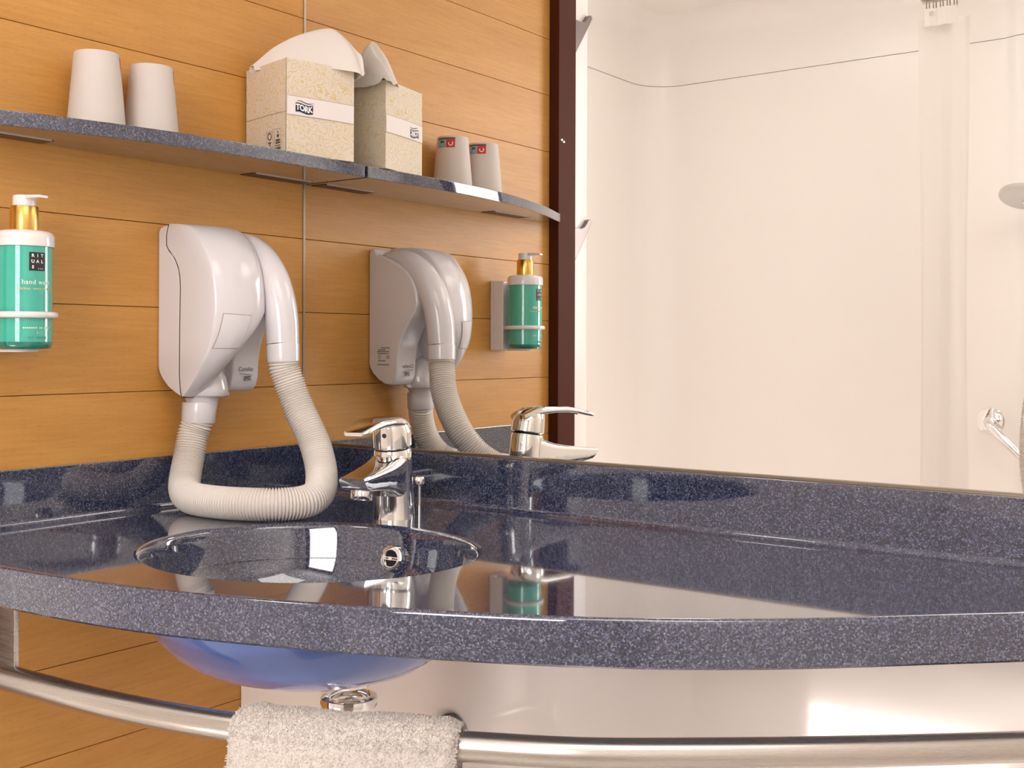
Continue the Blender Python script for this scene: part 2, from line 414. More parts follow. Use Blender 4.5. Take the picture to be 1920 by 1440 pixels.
# overflow ring on the far basin wall
oc, on = Vector((.3635, -.2035, .8145)), Vector((.10, -.97, .20)).normalized()
g = G().lathe([(.0085, .0015), (.0095, .0032), (.0125, .0036), (.0152, .002), (.0158, -.004)], oc, 40, on, cap=False)
ov = g.build('overflow_ring', 'chrome', basin, smooth=50); ov.location = -Vector(basin.location)+Vector((0, 0, 0))
def rebase(o, g_, parent):      # place a sub-part whose geometry is in world space
    o.data.transform(Matrix.Translation(-world_loc(parent))); o.location = (0, 0, 0)
def sub(g_, name, mat, parent, smooth=40, bevel=0):
    """sub-part from world-space geometry under a part"""
    p_ = world_loc(parent)
    o = obj(name, [(v[0]-p_.x, v[1]-p_.y, v[2]-p_.z) for v in g_.v], g_.f, mat, parent, smooth, bevel)
    return o
bpy.data.objects.remove(ov)
sub(g, 'overflow_ring', 'chrome', basin, 50)
sub(G().lathe([(.0001, .0006), (.0105, .0006)], oc, 32, on), 'overflow_hole', 'dark_gap', basin)
e1 = on.orthogonal().normalized(); hx = Vector((0, 0, 1)).cross(on).normalized(); hz = on.cross(hx)
def ovf(a, b, h): return oc + hx*a + hz*b + on*h
g = G()
for s_ in (-1, 1):
    g.prism([(-.011, s_*.0012-.0005), (.011, s_*.0012-.0005), (.011, s_*.0012+.0005), (-.011, s_*.0012+.0005)], ovf, .001, .0034)
g.prism([(-.0025, -.002), (.0025, -.002), (.0025, .002), (-.0025, .002)], ovf, .001, .0038)
sub(g, 'overflow_bar', 'chrome', basin, 30)
# pop-up drain in the bowl bottom
sub(G().lathe([(.0001, .004), (.018, .004), (.021, .002), (.0215, 0)], (BC[0], BC[1], TOP-.120), 32), 'pop_up_plug', 'chrome', basin)
# backsplashes
SPZ = .9175
G().box(.0005, .012, -.600, -.0005, TOP-.001, SPZ).build('backsplash', 'granite', ct, bevel=.0015)
G().box(.012, 1.243, -.012, -.0005, TOP-.001, SPZ).build('backsplash', 'granite', ct, bevel=.0015)
# coved joints
for kind in (0, 1):
    rows = []
    for q in range(0, 91, 15):
        d_ = .007*(1-math.sin(math.radians(q))); h_ = .007*(1-math.cos(math.radians(q)))
        rows.append([(.012+d_, -.595, TOP+h_), (.012+d_, -.012-d_, TOP+h_)] if kind == 0 else [(.012+d_, -.012-d_, TOP+h_), (1.225, -.012-d_, TOP+h_)])
    G().grid(rows).build('cove', 'granite', ct, smooth=60)

# ================================================================== TOWEL RAIL
def railpt(i, z): return None
rail_line = [(-.0, -.594), (.09, -.5965), (.19, -.586), (.351, -.576), (.4874, -.5512), (.60, -.513), (.6825, -.4682), (.765, -.425), (.8409, -.3700), (.943, -.2876), (1.052, -.1922), (1.13, -.118)]
RZ, RRAD = .735, .0125
rp_ = catmull([(x, y, RZ) for x, y in rail_line], 10)
rl = thing('towel_rail', 'curved brushed steel towel rail below the blue counter', 'towel rail', (.6, -.5, RZ))
G().tube(rp_, RRAD, 28).build('tube', 'steel', rl, smooth=40)
def brk(cx, cy, ang, half=.028):
    t = Vector((math.cos(ang), math.sin(ang), 0)); n = Vector((-t.y, t.x, 0)); c0 = Vector((cx, cy, 0))
    g = G(); g.prism([(-half, RZ-.004), (half, RZ-.004), (half, TOP-TH-.001), (-half, TOP-TH-.001)], lambda a, b, h: c0+t*a+n*h+Vector((0, 0, b)), .006, .011)
    return g.build('bracket', 'steel', rl, bevel=.001)
brk(.185, -.590, -.03)

# towel folded over the rail
def towel():
    t0, t1 = 41.2, 59.3      # stretch of the rail line (samples)
    def at(t):
        i = int(t); fr = t-i; a, b = rp_[i], rp_[i+1]; tg = (rp_[min(i+2, len(rp_)-1)]-rp_[max(i-1, 0)]).normalized()
        return a.lerp(b, fr), tg
    n = 36; th = .0095; ri = RRAD+.0008
    def section(inner):
        rr = ri if inner else ri+th; pts = []
        dz = [-.30+.30*k/26 for k in range(27)]
        for z in dz[:-1]: pts.append((rr, z))
        for q in range(0, 181, 15): pts.append((rr*math.cos(math.radians(q)), rr*math.sin(math.radians(q))))
        for z in reversed(dz[:-1]): pts.append((-rr, z*.9))
        return pts
    so, si = section(False), section(True)
    rows = []
    for i in range(n+1):
        s_ = i/n; P, tg = at(t0+(t1-t0)*s_); nrm = Vector((tg.y, -tg.x, 0))       # toward the room
        e = min(s_, 1-s_)*n; pin = 1.0 if e > 2 else (.55+.225*e)                   # rounded towel edges
        row = []
        for (a, z) in so:
            ii = so.index((a, z)); ai, zi = si[ii]
            a2 = ai+(a-ai)*pin; z2 = zi+(z-zi)*pin
            jj = Vector((s_*9, z*22, a*8)); wob = noise.noise(jj)*.0022*(1 if pin == 1 else .4)
            hang = min(1, max(0, -z/.2)); wv = .006*hang*math.sin(s_*7+1)
            row.append(P+nrm*(a2*(1+0)+ (wob if a > 0 else -wob)+wv)+Vector((0, 0, z2+wob*.6)) + tg*(.003*math.sin(z*38+s_*0.5)*(1 if e < 6 else 0)))
        for (a, z) in reversed(si):
            row.append(P+nrm*a+Vector((0, 0, z)))
        rows.append(row)
    return rows
trows = towel()
tw = thing('hand_towel', 'cream white terry towel folded over the steel rail', 'towel', tuple(rp_[52]))
g = G(); g.grid(trows, close_u=True, cap=True)
tcloth = g.build('cloth', 'terry', tw, smooth=70)
# terry pile: short loops standing off the cloth
rnd = random.Random(3); g = G(); m_ = len(trows[0])//2
V = []; Fc = []
for q in range(64000):
    i = rnd.randrange(len(trows)-1); j = rnd.randrange(8, m_-16)
    a, b = rnd.random(), rnd.random()
    p0, p1, p2, p3 = trows[i][j], trows[i+1][j], trows[i+1][j+1], trows[i][j+1]
    p = p0.lerp(p1, a).lerp(p3.lerp(p2, a), b); n_ = (p1-p0).cross(p3-p0)
    if n_.length < 1e-9: continue
    n_.normalize()
    if n_.dot(p-rp_[52]) < 0 and False: n_ = -n_
    rail_c = min(rp_[34:70:3], key=lambda c_: (c_-p).length); out = p-rail_c; out.z = out.z if out.z > 0 else 0
    if n_.dot(out) < 0: n_ = -n_
    h = .0007+.0010*rnd.random(); d = Vector((rnd.gauss(0, .6), rnd.gauss(0, .6), rnd.gauss(0, .6)))
    tip = p+(n_+d*.6).normalized()*h; sd = n_.cross(d).normalized()*.00034 if n_.cross(d).length > 1e-6 else Vector((.0004, 0, 0))
    b_ = len(V); V += [p-sd, p+sd, tip+sd*.6, tip-sd*.6]; Fc.append((b_, b_+1, b_+2, b_+3))
for i in (0, len(trows)-1):
    for q in range(2600):
        j = rnd.randrange(8, m_-16); p = trows[i][j].lerp(trows[i][j+1], rnd.random()); c_ = trows[i][len(trows[i])-1-j]
        p = p.lerp(c_, rnd.random()); tg = (trows[1][20]-trows[0][20]).normalized()*(-1 if i == 0 else 1)
        d = Vector((rnd.gauss(0, .5), rnd.gauss(0, .5), rnd.gauss(0, .5))); tip = p+(tg+d).normalized()*(.0015+.002*rnd.random())
        sd = Vector((0, 0, .0005)); b_ = len(V); V += [p-sd, p+sd, tip+sd*.6, tip-sd*.6]; Fc.append((b_, b_+1, b_+2, b_+3))
g.add(V, Fc); pile = g.build('terry_pile', 'terry', tw); pile['kind'] = 'stuff'

# ================================================================== DRAIN under the basin
DX, DY = .389, -.300
dr = thing('basin_drain', 'chrome basin drain and trap under the blue bowl', 'drain', (DX, DY, .60))
G().lathe([(.026, 0), (.026, .022), (.021, .026)], (DX, DY, .695), 8).build('lock_nut', 'chrome', dr, smooth=20)
G().lathe([(.030, .004), (.0315, .009), (.0305, .014), (.026, .016), (.024, .016)], (DX, DY, .668), 40, cap=False).build('flange', 'chrome', dr, smooth=50)
G().lathe([(.0205, -.06), (.0205, .072), (.019, .075)], (DX, DY, .60), 36).build('tailpiece', 'chrome', dr, smooth=50)
G().lathe([(.02, 0), (.030, .006), (.031, .05), (.024, .062), (.021, .066)], (DX, DY, .50), 36).build('trap_cup', 'chrome', dr, smooth=50)
op_ = catmull([(DX, DY+.02, .575), (DX, DY+.07, .583), (.384, -.14, .590), (.383, -.118, .590)], 8)
G().tube(op_, .016, 24).build('outlet_pipe', 'chrome', dr, smooth=50)
G().lathe([(.017, .016), (.020, .013), (.030, .003), (.0305, 0)], (.383, -.1182, .590), 36, (0, -1, 0), cap=False).build('wall_rosette', 'chrome', dr, smooth=50)
rod = catmull([(DX-.012, DY+.0, .690), (DX-.045, DY-.012, .692), (DX-.062, DY-.018, .70)], 6)
G().tube(rod, .0035, 10).build('pop_up_lever', 'chrome', dr, smooth=50)
G().lathe([(.001, -.008), (.009, -.006), (.0105, 0), (.009, .006), (.001, .008)], (DX-.064, DY-.018, .70), 20, (.3, -.1, 1)).build('lever_knob', 'chrome', dr, smooth=50)

# ================================================================== FAUCET
FB = Vector((.3085, -.140, TOP))
fu = Vector((.33, -.944, 0)).normalized(); fv = Vector((-fu.y, fu.x, 0))
fc = thing('basin_faucet', 'chrome single-lever basin mixer faucet beside the mirror backsplash', 'faucet', tuple(FB))
def FP(a, s_, h): return FB+fu*a+fv*s_+Vector((0, 0, h))
def rrect(wd, ht, rr, n=5):
    pts = []
    for cx, cy, a0 in ((wd-rr, ht-rr, 0), (-wd+rr, ht-rr, 90), (-wd+rr, -ht+rr, 180), (wd-rr, -ht+rr, 270)):
        for i in range(n+1):
            t = math.radians(a0+90*i/n); pts.append((cx+rr*math.cos(t), cy+rr*math.sin(t)))
    return pts
g = G()
rows = []
for h, rr, sh in ((0, .0265, 0), (.003, .0262, 0), (.02, .0252, .0), (.045, .0245, .001), (.07, .0238, .003), (.082, .0236, .004), (.0865, .0225, .0045)):
    rows.append([FP(sh+rr*math.cos(t), rr*math.sin(t), h-(.0*rr)+(-.14*rr*math.cos(t) if h > .06 else 0)) for t in [2*math.pi*k/48 for k in range(48)]])
g.grid(rows, close_u=True, cap=True)
body = g.build('body', 'chrome', fc, smooth=45)
# spout
g = G(); rows = []
for a, cz, wd, ht in ((-.004, .055, .0215, .028), (.012, .0545, .0222, .0275), (.026, .0535, .0220, .0240), (.042, .0545, .0212, .0180), (.06, .0550, .0203, .0142), (.082, .0548, .0190, .0112), (.102, .0545, .0178, .0092), (.1135, .0550, .0168, .0075), (.1185, .0565, .0160, .0050)):
    rr = min(wd, ht)*.42
    rows.append([FP(a+(.0 if b < 0 else .004*(a/.12)), s_, cz+b) for s_, b in rrect(wd, ht, rr)])
g.grid(rows, close_u=True, cap=True)
sub(g, 'spout', 'chrome', body, 50)
ax_ = (fu*.16-Vector((0, 0, 1))).normalized()
g = G().lathe([(.0125, -.008), (.0132, .002), (.0132, .0075), (.0120, .009), (.0098, .009), (.0096, .004)], FP(.094, 0, .0425), 32, ax_, cap=False)
aer = g.build('aerator', 'chrome', fc, smooth=50)
sub(G().lathe([(.0001, .005), (.0100, .005)], FP(.094, 0, .0425), 24, ax_), 'aerator_screen', 'dark_gap', aer)
# gap ring, hub and lever
g = G().lathe([(.0205, 0), (.0205, .006)], FP(.0045, 0, .084), 32); g.build('neck_gap', 'dark_gap', fc, smooth=50)
g = G(); rows = []
for h, rr, sh in ((.0885, .0222, .0045), (.0905, .0242, .0045), (.100, .0242, .0055), (.109, .0236, .0065), (.116, .0218, .008), (.121, .018, .010), (.1245, .011, .0125), (.1258, .003, .014)):
    rows.append([FP(sh+rr*math.cos(t), rr*math.sin(t), h+(-.16*rr*math.cos(t) if h < .095 else (.10*rr*math.cos(t)*(1 if h < .118 else .6)))) for t in [2*math.pi*k/48 for k in range(48)]])
g.grid(rows, close_u=True, cap=True)
hub = g.build('lever_hub', 'chrome', fc, smooth=45)
g = G(); rows = []
for a, cz, wd, ht in ((-.012, .113, .018, .004), (.008, .1205, .0215, .005), (.024, .1225, .0220, .0052), (.045, .1228, .0205, .0042), (.066, .1222, .0192, .0042), (.086, .1195, .0176, .0038), (.104, .1155, .0158, .0034), (.1145, .1130, .0138, .0029), (.1185, .1122, .0112, .0020)):
    rows.append([FP(a, s_, cz+b*1.0-.10*(s_*s_)/.022) for s_, b in rrect(wd, ht, ht*.9)])
g.grid(rows, close_u=True, cap=True)
sub(g, 'lever_arm', 'chrome', hub, 50)
sub(G().lathe([(.0001, .0006), (.0028, .0006), (.003, 0)], FP(.0055+.0240, 0, .1035), 20, fu), 'temperature_dot', 'print_grey', hub)
# pop-up rod behind
g = G().tube([(.3210, -.1060, TOP), (.3210, -.1060, TOP+.040)], .0022, 10); rodp = g.build('pop_up_rod', 'chrome', fc, smooth=50)
sub(G().lathe([(.0025, -.006), (.0065, -.003), (.0075, .002), (.006, .006), (.0005, .0075)], (.3210, -.1060, TOP+.0425), 24), 'knob', 'chrome', rodp)

# ================================================================== SHELF
SZ, ST = 1.3215, .0175
sh = thing('wall_shelf', 'narrow curved speckled navy wall shelf on the wood wall', 'shelf', (.05, -.33, SZ))
sf = catmull([(.128, -.003, 0), (.1305, -.08, 0), (.1305, -.16, 0), (.128, -.24, 0), (.120, -.32, 0), (.106, -.40, 0), (.0855, -.48, 0), (.060, -.56, 0), (.030, -.640, 0)], 6)
poly = [(0.0005, -.003)]+[(p_.x, p_.y) for p_ in sf]+[(.027, -.6505), (.0005, -.6505)]
G().prism(poly, lambda a, b, h: (a, b, h), SZ-ST, SZ).build('slab', 'granite', sh, bevel=.0015)
for y0, y1 in ((-.125, -.012), (-.545, -.430)):
    pl = G().box(.003, .032, y0, y1, SZ-ST-.0008, SZ-ST+.0005).build('mount_plate', 'plate_brown', sh, bevel=.0005, seg=1)
    sub(G().box(.0322, .0330, y0+.004, y1-.004, SZ-ST-.0012, SZ-ST+.0002), 'plate_lip', 'lip_metal', pl, 30)

# ================================================================== CUPS
def cup(x, y, label):
    t = thing('paper_cup', label, 'cup', (x, y, SZ), 'paper cups on the shelf')
    H = .0925; rb, rt = .0345, .0262
    prof = [(rb-.0012, .004), (rb-.0008, .0008), (rb+.0008, .0002), (rb+.0014, .0015), (rb+.0008, .003), (rb-.0004, .0036)]
    for k_ in range(1, 9): prof.append((rb-.0004+(rt-rb+.0004)*k_/8, .0036+(H-.0036)*k_/8))
    prof += [(rt-.0012, H), (rt-.0016, H-.003), (.0002, H-.0032)]
    G().lathe(prof, (x, y, SZ), 56, cap=False).build('cup_wall', 'paper_white', t, smooth=50)
    # printed marks high on the side turned to the mirror
    a_mid = math.radians(77)
    def wrap(a, b):
        rr = rb+(rt-rb)*(b/H)+.00025; ang = a_mid-a/rr; return (x+rr*math.cos(ang), y+rr*math.sin(ang), SZ+b)
    zt_, zb_ = .0895, .0725
    mapped('print_red', rect2(.0015, .0165, zb_, zt_-.003, 6), wrap, 'cup_red', t)
    mapped('print_blue', rect2(-.017, .0015, zb_, zt_-.003, 6), wrap, 'cup_blue', t)
    mapped('print_bar', rect2(-.017, .0165, zt_-.003, zt_, 8), wrap, 'print_grey', t)
    def wrap2(a, b): q = wrap(a, b); rr = .00012; return (q[0]+rr*math.cos(a_mid), q[1]+rr*math.sin(a_mid), q[2])
    sw = [(.009+.0042*math.cos(q), .0795+.0042*math.sin(q)) for q in [math.radians(d) for d in range(150, 411, 20)]]
    sw2 = [(.009+.0026*math.cos(q), .0795+.0026*math.sin(q)) for q in [math.radians(d) for d in range(410, 149, -20)]]
    pts = [(a, b, 0) for a, b in sw+sw2]; n_ = len(sw)
    mapped('print_swirl', (pts, [(i, i+1, 2*n_-2-i, 2*n_-1-i) for i in range(n_-1)]), wrap2, 'text_white', t)
    bl = ([], [])
    for (a0, a1, b0, b1) in ((-.010, -.0065, .0805, .0845), (-.0055, -.003, .0805, .0845), (-.0125, -.001, .0765, .0785), (-.0105, -.003, .074, .0755)):
        v, fs = rect2(a0, a1, b0, b1); bl = (bl[0]+v, bl[1]+[tuple(i+len(bl[0]) for i in q) for q in fs])
    mapped('print_marks', bl, wrap2, 'logo_dark', t)
cup(.0445, -.3824, 'upside-down white paper cup on the shelf, the one farther from the tissue box')
cup(.0415, -.3018, 'upside-down white paper cup on the shelf, the one nearer the tissue box')

# ================================================================== TISSUE BOX
BL = Vector((.113, -.1392, SZ+.0003)); ba = -.2037; BW, BD, BH = .1085, .108, .1286
be1 = Vector((-math.sin(ba), math.cos(ba), 0)); be2 = Vector((math.cos(ba), math.sin(ba), 0))   # along front, outward
tb = thing('tissue_box', 'cube tissue box with pale gold scrollwork and a tissue pulled up', 'tissue box', tuple(BL+be1*BW/2-be2*BD/2))
def TP(a, d, h): return BL+be1*a+be2*d+Vector((0, 0, h))
g = G(); c8 = [(0, -BD), (BW, -BD), (BW, 0), (0, 0)]
# carton with slightly bulged panels and an opening in the top
rows = []
for h in (0, BH*.25, BH*.5, BH*.75, BH):
    bul = .0015*math.sin(math.pi*h/BH); row = []
    for i in range(4):
        a, d = c8[i]; a2, d2 = c8[(i+1) % 4]
        for t_ in (0, .25, .5, .75):
            bb = bul*math.sin(math.pi*t_); aa = a+(a2-a)*t_; dd = d+(d2-d)*t_
            nx, ny = (d2-d)/.108, -(a2-a)/.108
            row.append(TP(aa-nx*-bb*-1, dd+ny*bb*-1, h) if False else TP(aa+nx*bb, dd+ny*bb, h))
    rows.append(row)
g.grid(rows, close_u=True)
ring = rows[-1]; cen = TP(BW/2, -BD/2, BH); inner = [cen+(p_-cen)*.55 for p_ in ring]; inner2 = [p_-Vector((0, 0, .01)) for p_ in inner]
g.grid([ring, inner, inner2], close_u=True); g.add(rows[0], [tuple(range(16))])
carton = g.build('carton', 'carton', tb, smooth=25)
def FR(a, b): return TP(a, .0006+.0016*math.sin(math.pi*min(1, max(0, a/BW)))*math.sin(math.pi*min(1, max(0, b/BH))), b)
def FR2(a, b): return FR(a, b)+be2*.0003
def FR3(a, b): return FR(a, b)+be2*.0005
bz0, bz1 = .0530, .0780
def gridrect(a0, a1, b0, b1, n=8, m=2):
    v = [(a0+(a1-a0)*i/n, b0+(b1-b0)*j/m, 0) for i in range(n+1) for j in range(m+1)]
    return v, [(i*(m+1)+j, (i+1)*(m+1)+j, (i+1)*(m+1)+j+1, i*(m+1)+j+1) for i in range(n) for j in range(m)]
mapped('band', gridrect(.0005, BW-.0005, bz0, bz1), FR, 'band_white', tb)
mapped('band_line', gridrect(.0005, BW-.0005, bz1, bz1+.0006, 8, 1), FR, 'crease', tb)
mapped('band_line', gridrect(.0005, BW-.0005, bz0-.0006, bz0, 8, 1), FR, 'crease', tb)
# logo flag with a wave over it
lx0, lx1 = .0130, .0400
def wave(a): return .0011*math.sin((a-lx0)/(lx1-lx0)*2*math.pi+.4)-.0006*(a-lx0)/(lx1-lx0)
n_ = 16; v = []; fs = []
for i in range(n_+1):
    a = lx0+(lx1-lx0)*i/n_; v += [(a, .0568+wave(a), 0), (a, .0690+wave(a), 0)]
fs = [(2*i, 2*i+2, 2*i+3, 2*i+1) for i in range(n_)]
mapped('logo_flag', (v, fs), FR2, 'logo_navy', tb)
v = []
for i in range(n_+1):
    a = lx0+.002+(lx1-lx0+.001)*i/n_; th = .0012*math.sin(math.pi*min(1, .08+i/n_*.92))+.0001; v += [(a, .0712+wave(a)*1.25, 0), (a, .0712+th+wave(a)*1.25, 0)]
mapped('logo_wave', (v, fs), FR2, 'logo_navy', tb)
tv, tf = text_geo('TORK', .0112, bold=.00045, spacing=.93)
mapped('logo_text', ([((p_[0])*.88+(lx0+lx1)/2-.0003, p_[1]+.0629+wave(p_[0]*.88+(lx0+lx1)/2), 0) for p_ in tv], tf), FR3, 'text_white', tb)
# left side: printed line and symbol blocks
def LF(d, b): return TP(-.0005-.0015*math.sin(math.pi*min(1, max(0, d/BD)))*math.sin(math.pi*min(1, max(0, b/BH))), -d, b)
mapped('side_line', gridrect(.0005, BD-.0005, .0565, .0571, 6, 1), LF, 'crease', tb)
mapped('edge_line', gridrect(.0002, .0014, .0, BH, 1, 6), LF, 'crease', tb)
def LF2(d, b): return LF(d, b)-be1*.0002
def frame(d0, d1, b0, b1, w_=.0005):
    V_, F_ = [], []
    for q in ((d0, d1, b0, b0+w_), (d0, d1, b1-w_, b1), (d0, d0+w_, b0, b1), (d1-w_, d1, b0, b1)):
        v_, f_ = rect2(*q); F_ += [tuple(i+len(V_) for i in k_) for k_ in f_]; V_ += v_
    return V_, F_
def blocks(lst):
    V_, F_ = [], []
    for q in lst:
        v_, f_ = rect2(*q); F_ += [tuple(i+len(V_) for i in k_) for k_ in f_]; V_ += v_
    return V_, F_
mapped('certificate_frame', frame(.034, .050, .005, .034), LF2, 'crease', tb)
tree = [(.042+.0052*math.cos(math.radians(q)), .0272+.0052*math.sin(math.radians(q)), 0) for q in range(0, 360, 24)]
tree2 = [(.042+.0038*math.cos(math.radians(q)), .0272+.0038*math.sin(math.radians(q)), 0) for q in range(0, 360, 24)]
mapped('certificate_mark', (tree+tree2, [(i, (i+1) % 15, 15+(i+1) % 15, 15+i) for i in range(15)]), LF2, 'print_grey', tb)
mapped('certificate_text', blocks([(.038, .046, .0175, .0195), (.0395, .0435, .0145, .016), (.036, .047, .0105, .0125), (.036, .048, .007, .0085)]), LF2, 'print_grey', tb)
mapped('symbol_frame', frame(.013, .030, .005, .0355), LF2, 'crease', tb)
mapped('symbol_marks', blocks([(.018, .023, .024, .028), (.019, .022, .030, .032), (.016, .026, .0185, .0215), (.015, .027, .0155, .0175), (.0145, .028, .0125, .0135), (.0145, .028, .0075, .0105)]), LF2, 'print_grey', tb)
# the tissue: a billowed sheet standing in the opening and lapping the mirror-side edge
def lerp_t(tab, s_):
    for (a, b), (c_, d_) in zip(tab[:-1], tab[1:]):
        if a <= s_ <= c_: return b+(d_-b)*(s_-a)/(c_-a) if c_ > a else d_
    return tab[-1][1]
rc = catmull([(-.006, -.086, .002), (.002, -.079, .0105), (.020, -.064, .0305), (.045, -.050, .0485), (.068, -.042, .0585), (.087, -.037, .0620), (.103, -.030, .0570), (.1155, -.026, .0450), (.1215, -.027, .0270), (.1225, -.029, .0090), (.1210, -.031, -.0050), (.1190, -.032, -.0110)], 6)
rows = []; NT = 36; nrc = len(rc)-1
for i, p_ in enumerate(rc):
    row = []; fr_ = i/nrc
    wf = lerp_t([(0, .004), (.15, .018), (.4, .040), (.62, .046), (.8, .038), (.92, .030), (.97, .022), (1, .006)], fr_)
    wb = lerp_t([(0, .004), (.2, .018), (.5, .034), (.8, .034), (.93, .032), (.97, .024), (1, .006)], fr_)
    for j in range(NT+1):
        t_ = -1+2*j/NT; at_ = abs(t_)
        drop = at_**1.7
        base = -.005 if p_.z > .004 else p_.z-.001
        h = p_.z+(base-p_.z)*drop*(1 if fr_ < .80 else max(.06, 1-(fr_-.80)*6.0))
        amp = min(1, p_.z/.03)
        fold = amp*(.0040*math.sin(t_*4.2+fr_*7.5)*(1-drop)*at_ + .0035*noise.noise(Vector((fr_*4.2, t_*2.0, .3))))
        cr_ = fr_-.55-.12*t_; fold -= amp*.0065*math.exp(-(cr_/.055)**2)*(t_ > 0)*min(1, t_*2.5)
        cr2 = fr_-.74+.05*t_; fold += amp*.0040*math.exp(-(cr2/.05)**2)*(t_ > 0)*min(1, t_*2)
        row.append(TP(p_.x+.006*amp*math.sin(t_*3.1+1)*at_, p_.y+(wf*t_ if t_ > 0 else wb*t_)+.6*fold, BH+h+fold))
    rows.append(row)
g = G(); g.grid(rows); g.build('tissue_sheet', 'tissue', tb, smooth=80)

# ================================================================== SOAP BOTTLE AND HOLDER
SBx, SBy, SB0 = .0615, -.4855, 1.0580
hd = thing('bottle_holder', 'white plastic wall holder with a ring around the green soap bottle', 'bottle holder', (.0, SBy, SB0))
G().box(.0003, .0065, SBy-.024, SBy+.024, SB0-.003, SB0+.124).build('back_plate', 'white_plastic', hd, bevel=.002)
g = G()
for sy in (-1, 1): g.box(.0065, .0295, SBy+sy*.0225-.0012, SBy+sy*.0225+.0012, SB0-.002, SB0+.123)
g.build('side_rib', 'white_plastic', hd, bevel=.0006, seg=1)
HZ = SB0+.0385
ringp = [(SBx+.0352*math.cos(math.radians(q)), SBy+.0352*math.sin(math.radians(q)), HZ) for q in range(0, 360, 6)]
g = G(); rows = []
for q in range(0, 360, 6):
    e = Vector((math.cos(math.radians(q)), math.sin(math.radians(q)), 0)); c0 = Vector((SBx, SBy, HZ))
    rows.append([c0+e*(.0338+.0026*math.cos(k_))+Vector((0, 0, .0036*math.sin(k_))) for k_ in [2*math.pi*j/12 for j in range(12)]])
g.grid(rows, close_u=True, close_v=True)
g.box(.006, .030, SBy-.020, SBy+.020, HZ-.003, HZ+.003)
g.build('ring', 'white_plastic', hd, smooth=50)
G().lathe([(.0001, -.003), (.0215, -.003), (.022, -.0002), (.0001, -.0002)], (SBx-.010, SBy, SB0), 32, cap=False).build('foot', 'white_plastic', hd, smooth=40)
G().box(.0065, .045, SBy-.010, SBy+.010, SB0-.0032, SB0-.0006).build('foot_arm', 'white_plastic', hd, bevel=.0005, seg=1)

bt = thing('soap_bottle', 'teal green hand wash pump bottle with gold collar in the wall holder', 'soap bottle', (SBx, SBy, SB0))
RB = .0303
G().lathe([(.0001, .0005), (.026, .0003), (.0290, .002), (.0300, .005), (RB, .0085)], (SBx, SBy, SB0), 64, cap=False).build('base_glass', 'teal_glass', bt, smooth=50)
G().lathe([(RB, .0085), (RB, .115), (RB-.0006, .122), (.029, .126)], (SBx, SBy, SB0), 64, cap=False).build('body', 'teal_bottle', bt, smooth=50)
G().lathe([(.0305, .1150), (.0322, .1150), (.0324, .1165), (.0322, .127), (.0305, .1305), (.027, .1325), (.0150, .1340)], (SBx, SBy, SB0), 64, cap=False).build('shoulder_cap', 'white_plastic', bt, smooth=40)
G().lathe([(.0150, .1335), (.0152, .1345), (.0152, .1600), (.0146, .1608), (.0128, .1610)], (SBx, SBy, SB0), 48, cap=False).build('collar', 'gold', bt, smooth=40)
pm = G().lathe([(.0125, .1605), (.0125, .1715), (.0118, .1728), (.0001, .1732)], (SBx, SBy, SB0), 40, cap=False).build('pump', 'white_plastic', bt, smooth=40)
pd = Vector((.97, .05, 0)).normalized(); pn = Vector((-pd.y, pd.x, 0)); g = G(); rows = []
for a, z_, w_, h_ in ((0, .1705, .0075, .0024), (.012, .1708, .0068, .0022), (.025, .1706, .0056, .0017), (.034, .1700, .0052, .0016), (.0365, .1694, .0045, .0012)):
    rows.append([Vector((SBx, SBy, SB0+z_))+pd*a+pn*s_+Vector((0, 0, b)) for s_, b in rrect(w_, h_, h_*.8)])
g.grid(rows, close_u=True, cap=True); sub(g, 'nozzle', 'white_plastic', pm, 50)
# prints wrapped on the body; a runs to the reader's right, centre of the label faces +x
la = math.radians(-4)
def BP(a, b, e=.0002): ang = la+a/RB; return (SBx+(RB+e)*math.cos(ang), SBy+(RB+e)*math.sin(ang), SB0+b)
BP2 = lambda a, b: BP(a, b, .0004)
mapped('logo_square', gridrect(-.0092, .0092, .0872, .1078, 10, 1), BP, 'logo_dark', bt)
for chs, zz in (('RIT', .1040), ('UAL', .0975)):
    for ch, aa in zip(chs, (-.0052, 0, .0052)):
        v, fs = text_geo(ch, .0048, bold=.00018); mapped('logo_letter', ([(p_[0]+aa, p_[1]+zz, 0) for p_ in v], fs), BP2, 'text_white', bt)
v, fs = text_geo('S', .0048, bold=.00018); mapped('logo_letter', ([(p_[0]-.0052, p_[1]+.0912, 0) for p_ in v], fs), BP2, 'text_white', bt)
mapped('logo_dots', blocks([(aa-.0005, aa+.0005, .0892, .0902) for aa in (.001, .0033, .0056)]), BP2, 'text_white', bt)
v, fs = text_geo('hand wash', .0072, bold=.00005, spacing=1.1); mapped('label_text', ([(p_[0]*1.0, p_[1]+.0745, 0) for p_ in v], fs), BP, 'text_white', bt)
mapped('label_gold_line', blocks([(-.0215+.0024*k_, -.0215+.0024*k_+.0017, .0664, .0682) for k_ in range(18) if k_ not in (6, 13)]), BP, 'text_gold', bt)
mapped('label_foot_text', blocks([(-.0155+.0020*k_, -.0155+.0020*k_+.0013, .0232, .0248) for k_ in range(16) if k_ not in (8, 11)]), BP, 'text_white', bt)
mapped('label_drop', ([(.0, .0206, 0), (.0009, .0186, 0), (.0006, .0172, 0), (-.0006, .0172, 0), (-.0009, .0186, 0)], [(0, 1, 2, 3, 4)]), BP2, 'text_gold', bt)
mapped('label_volume', blocks([(-.010+.0022*k_, -.010+.0022*k_+.0014, .0115, .0145) for k_ in range(10) if k_ not in (3,)]), BP, 'text_teal', bt)

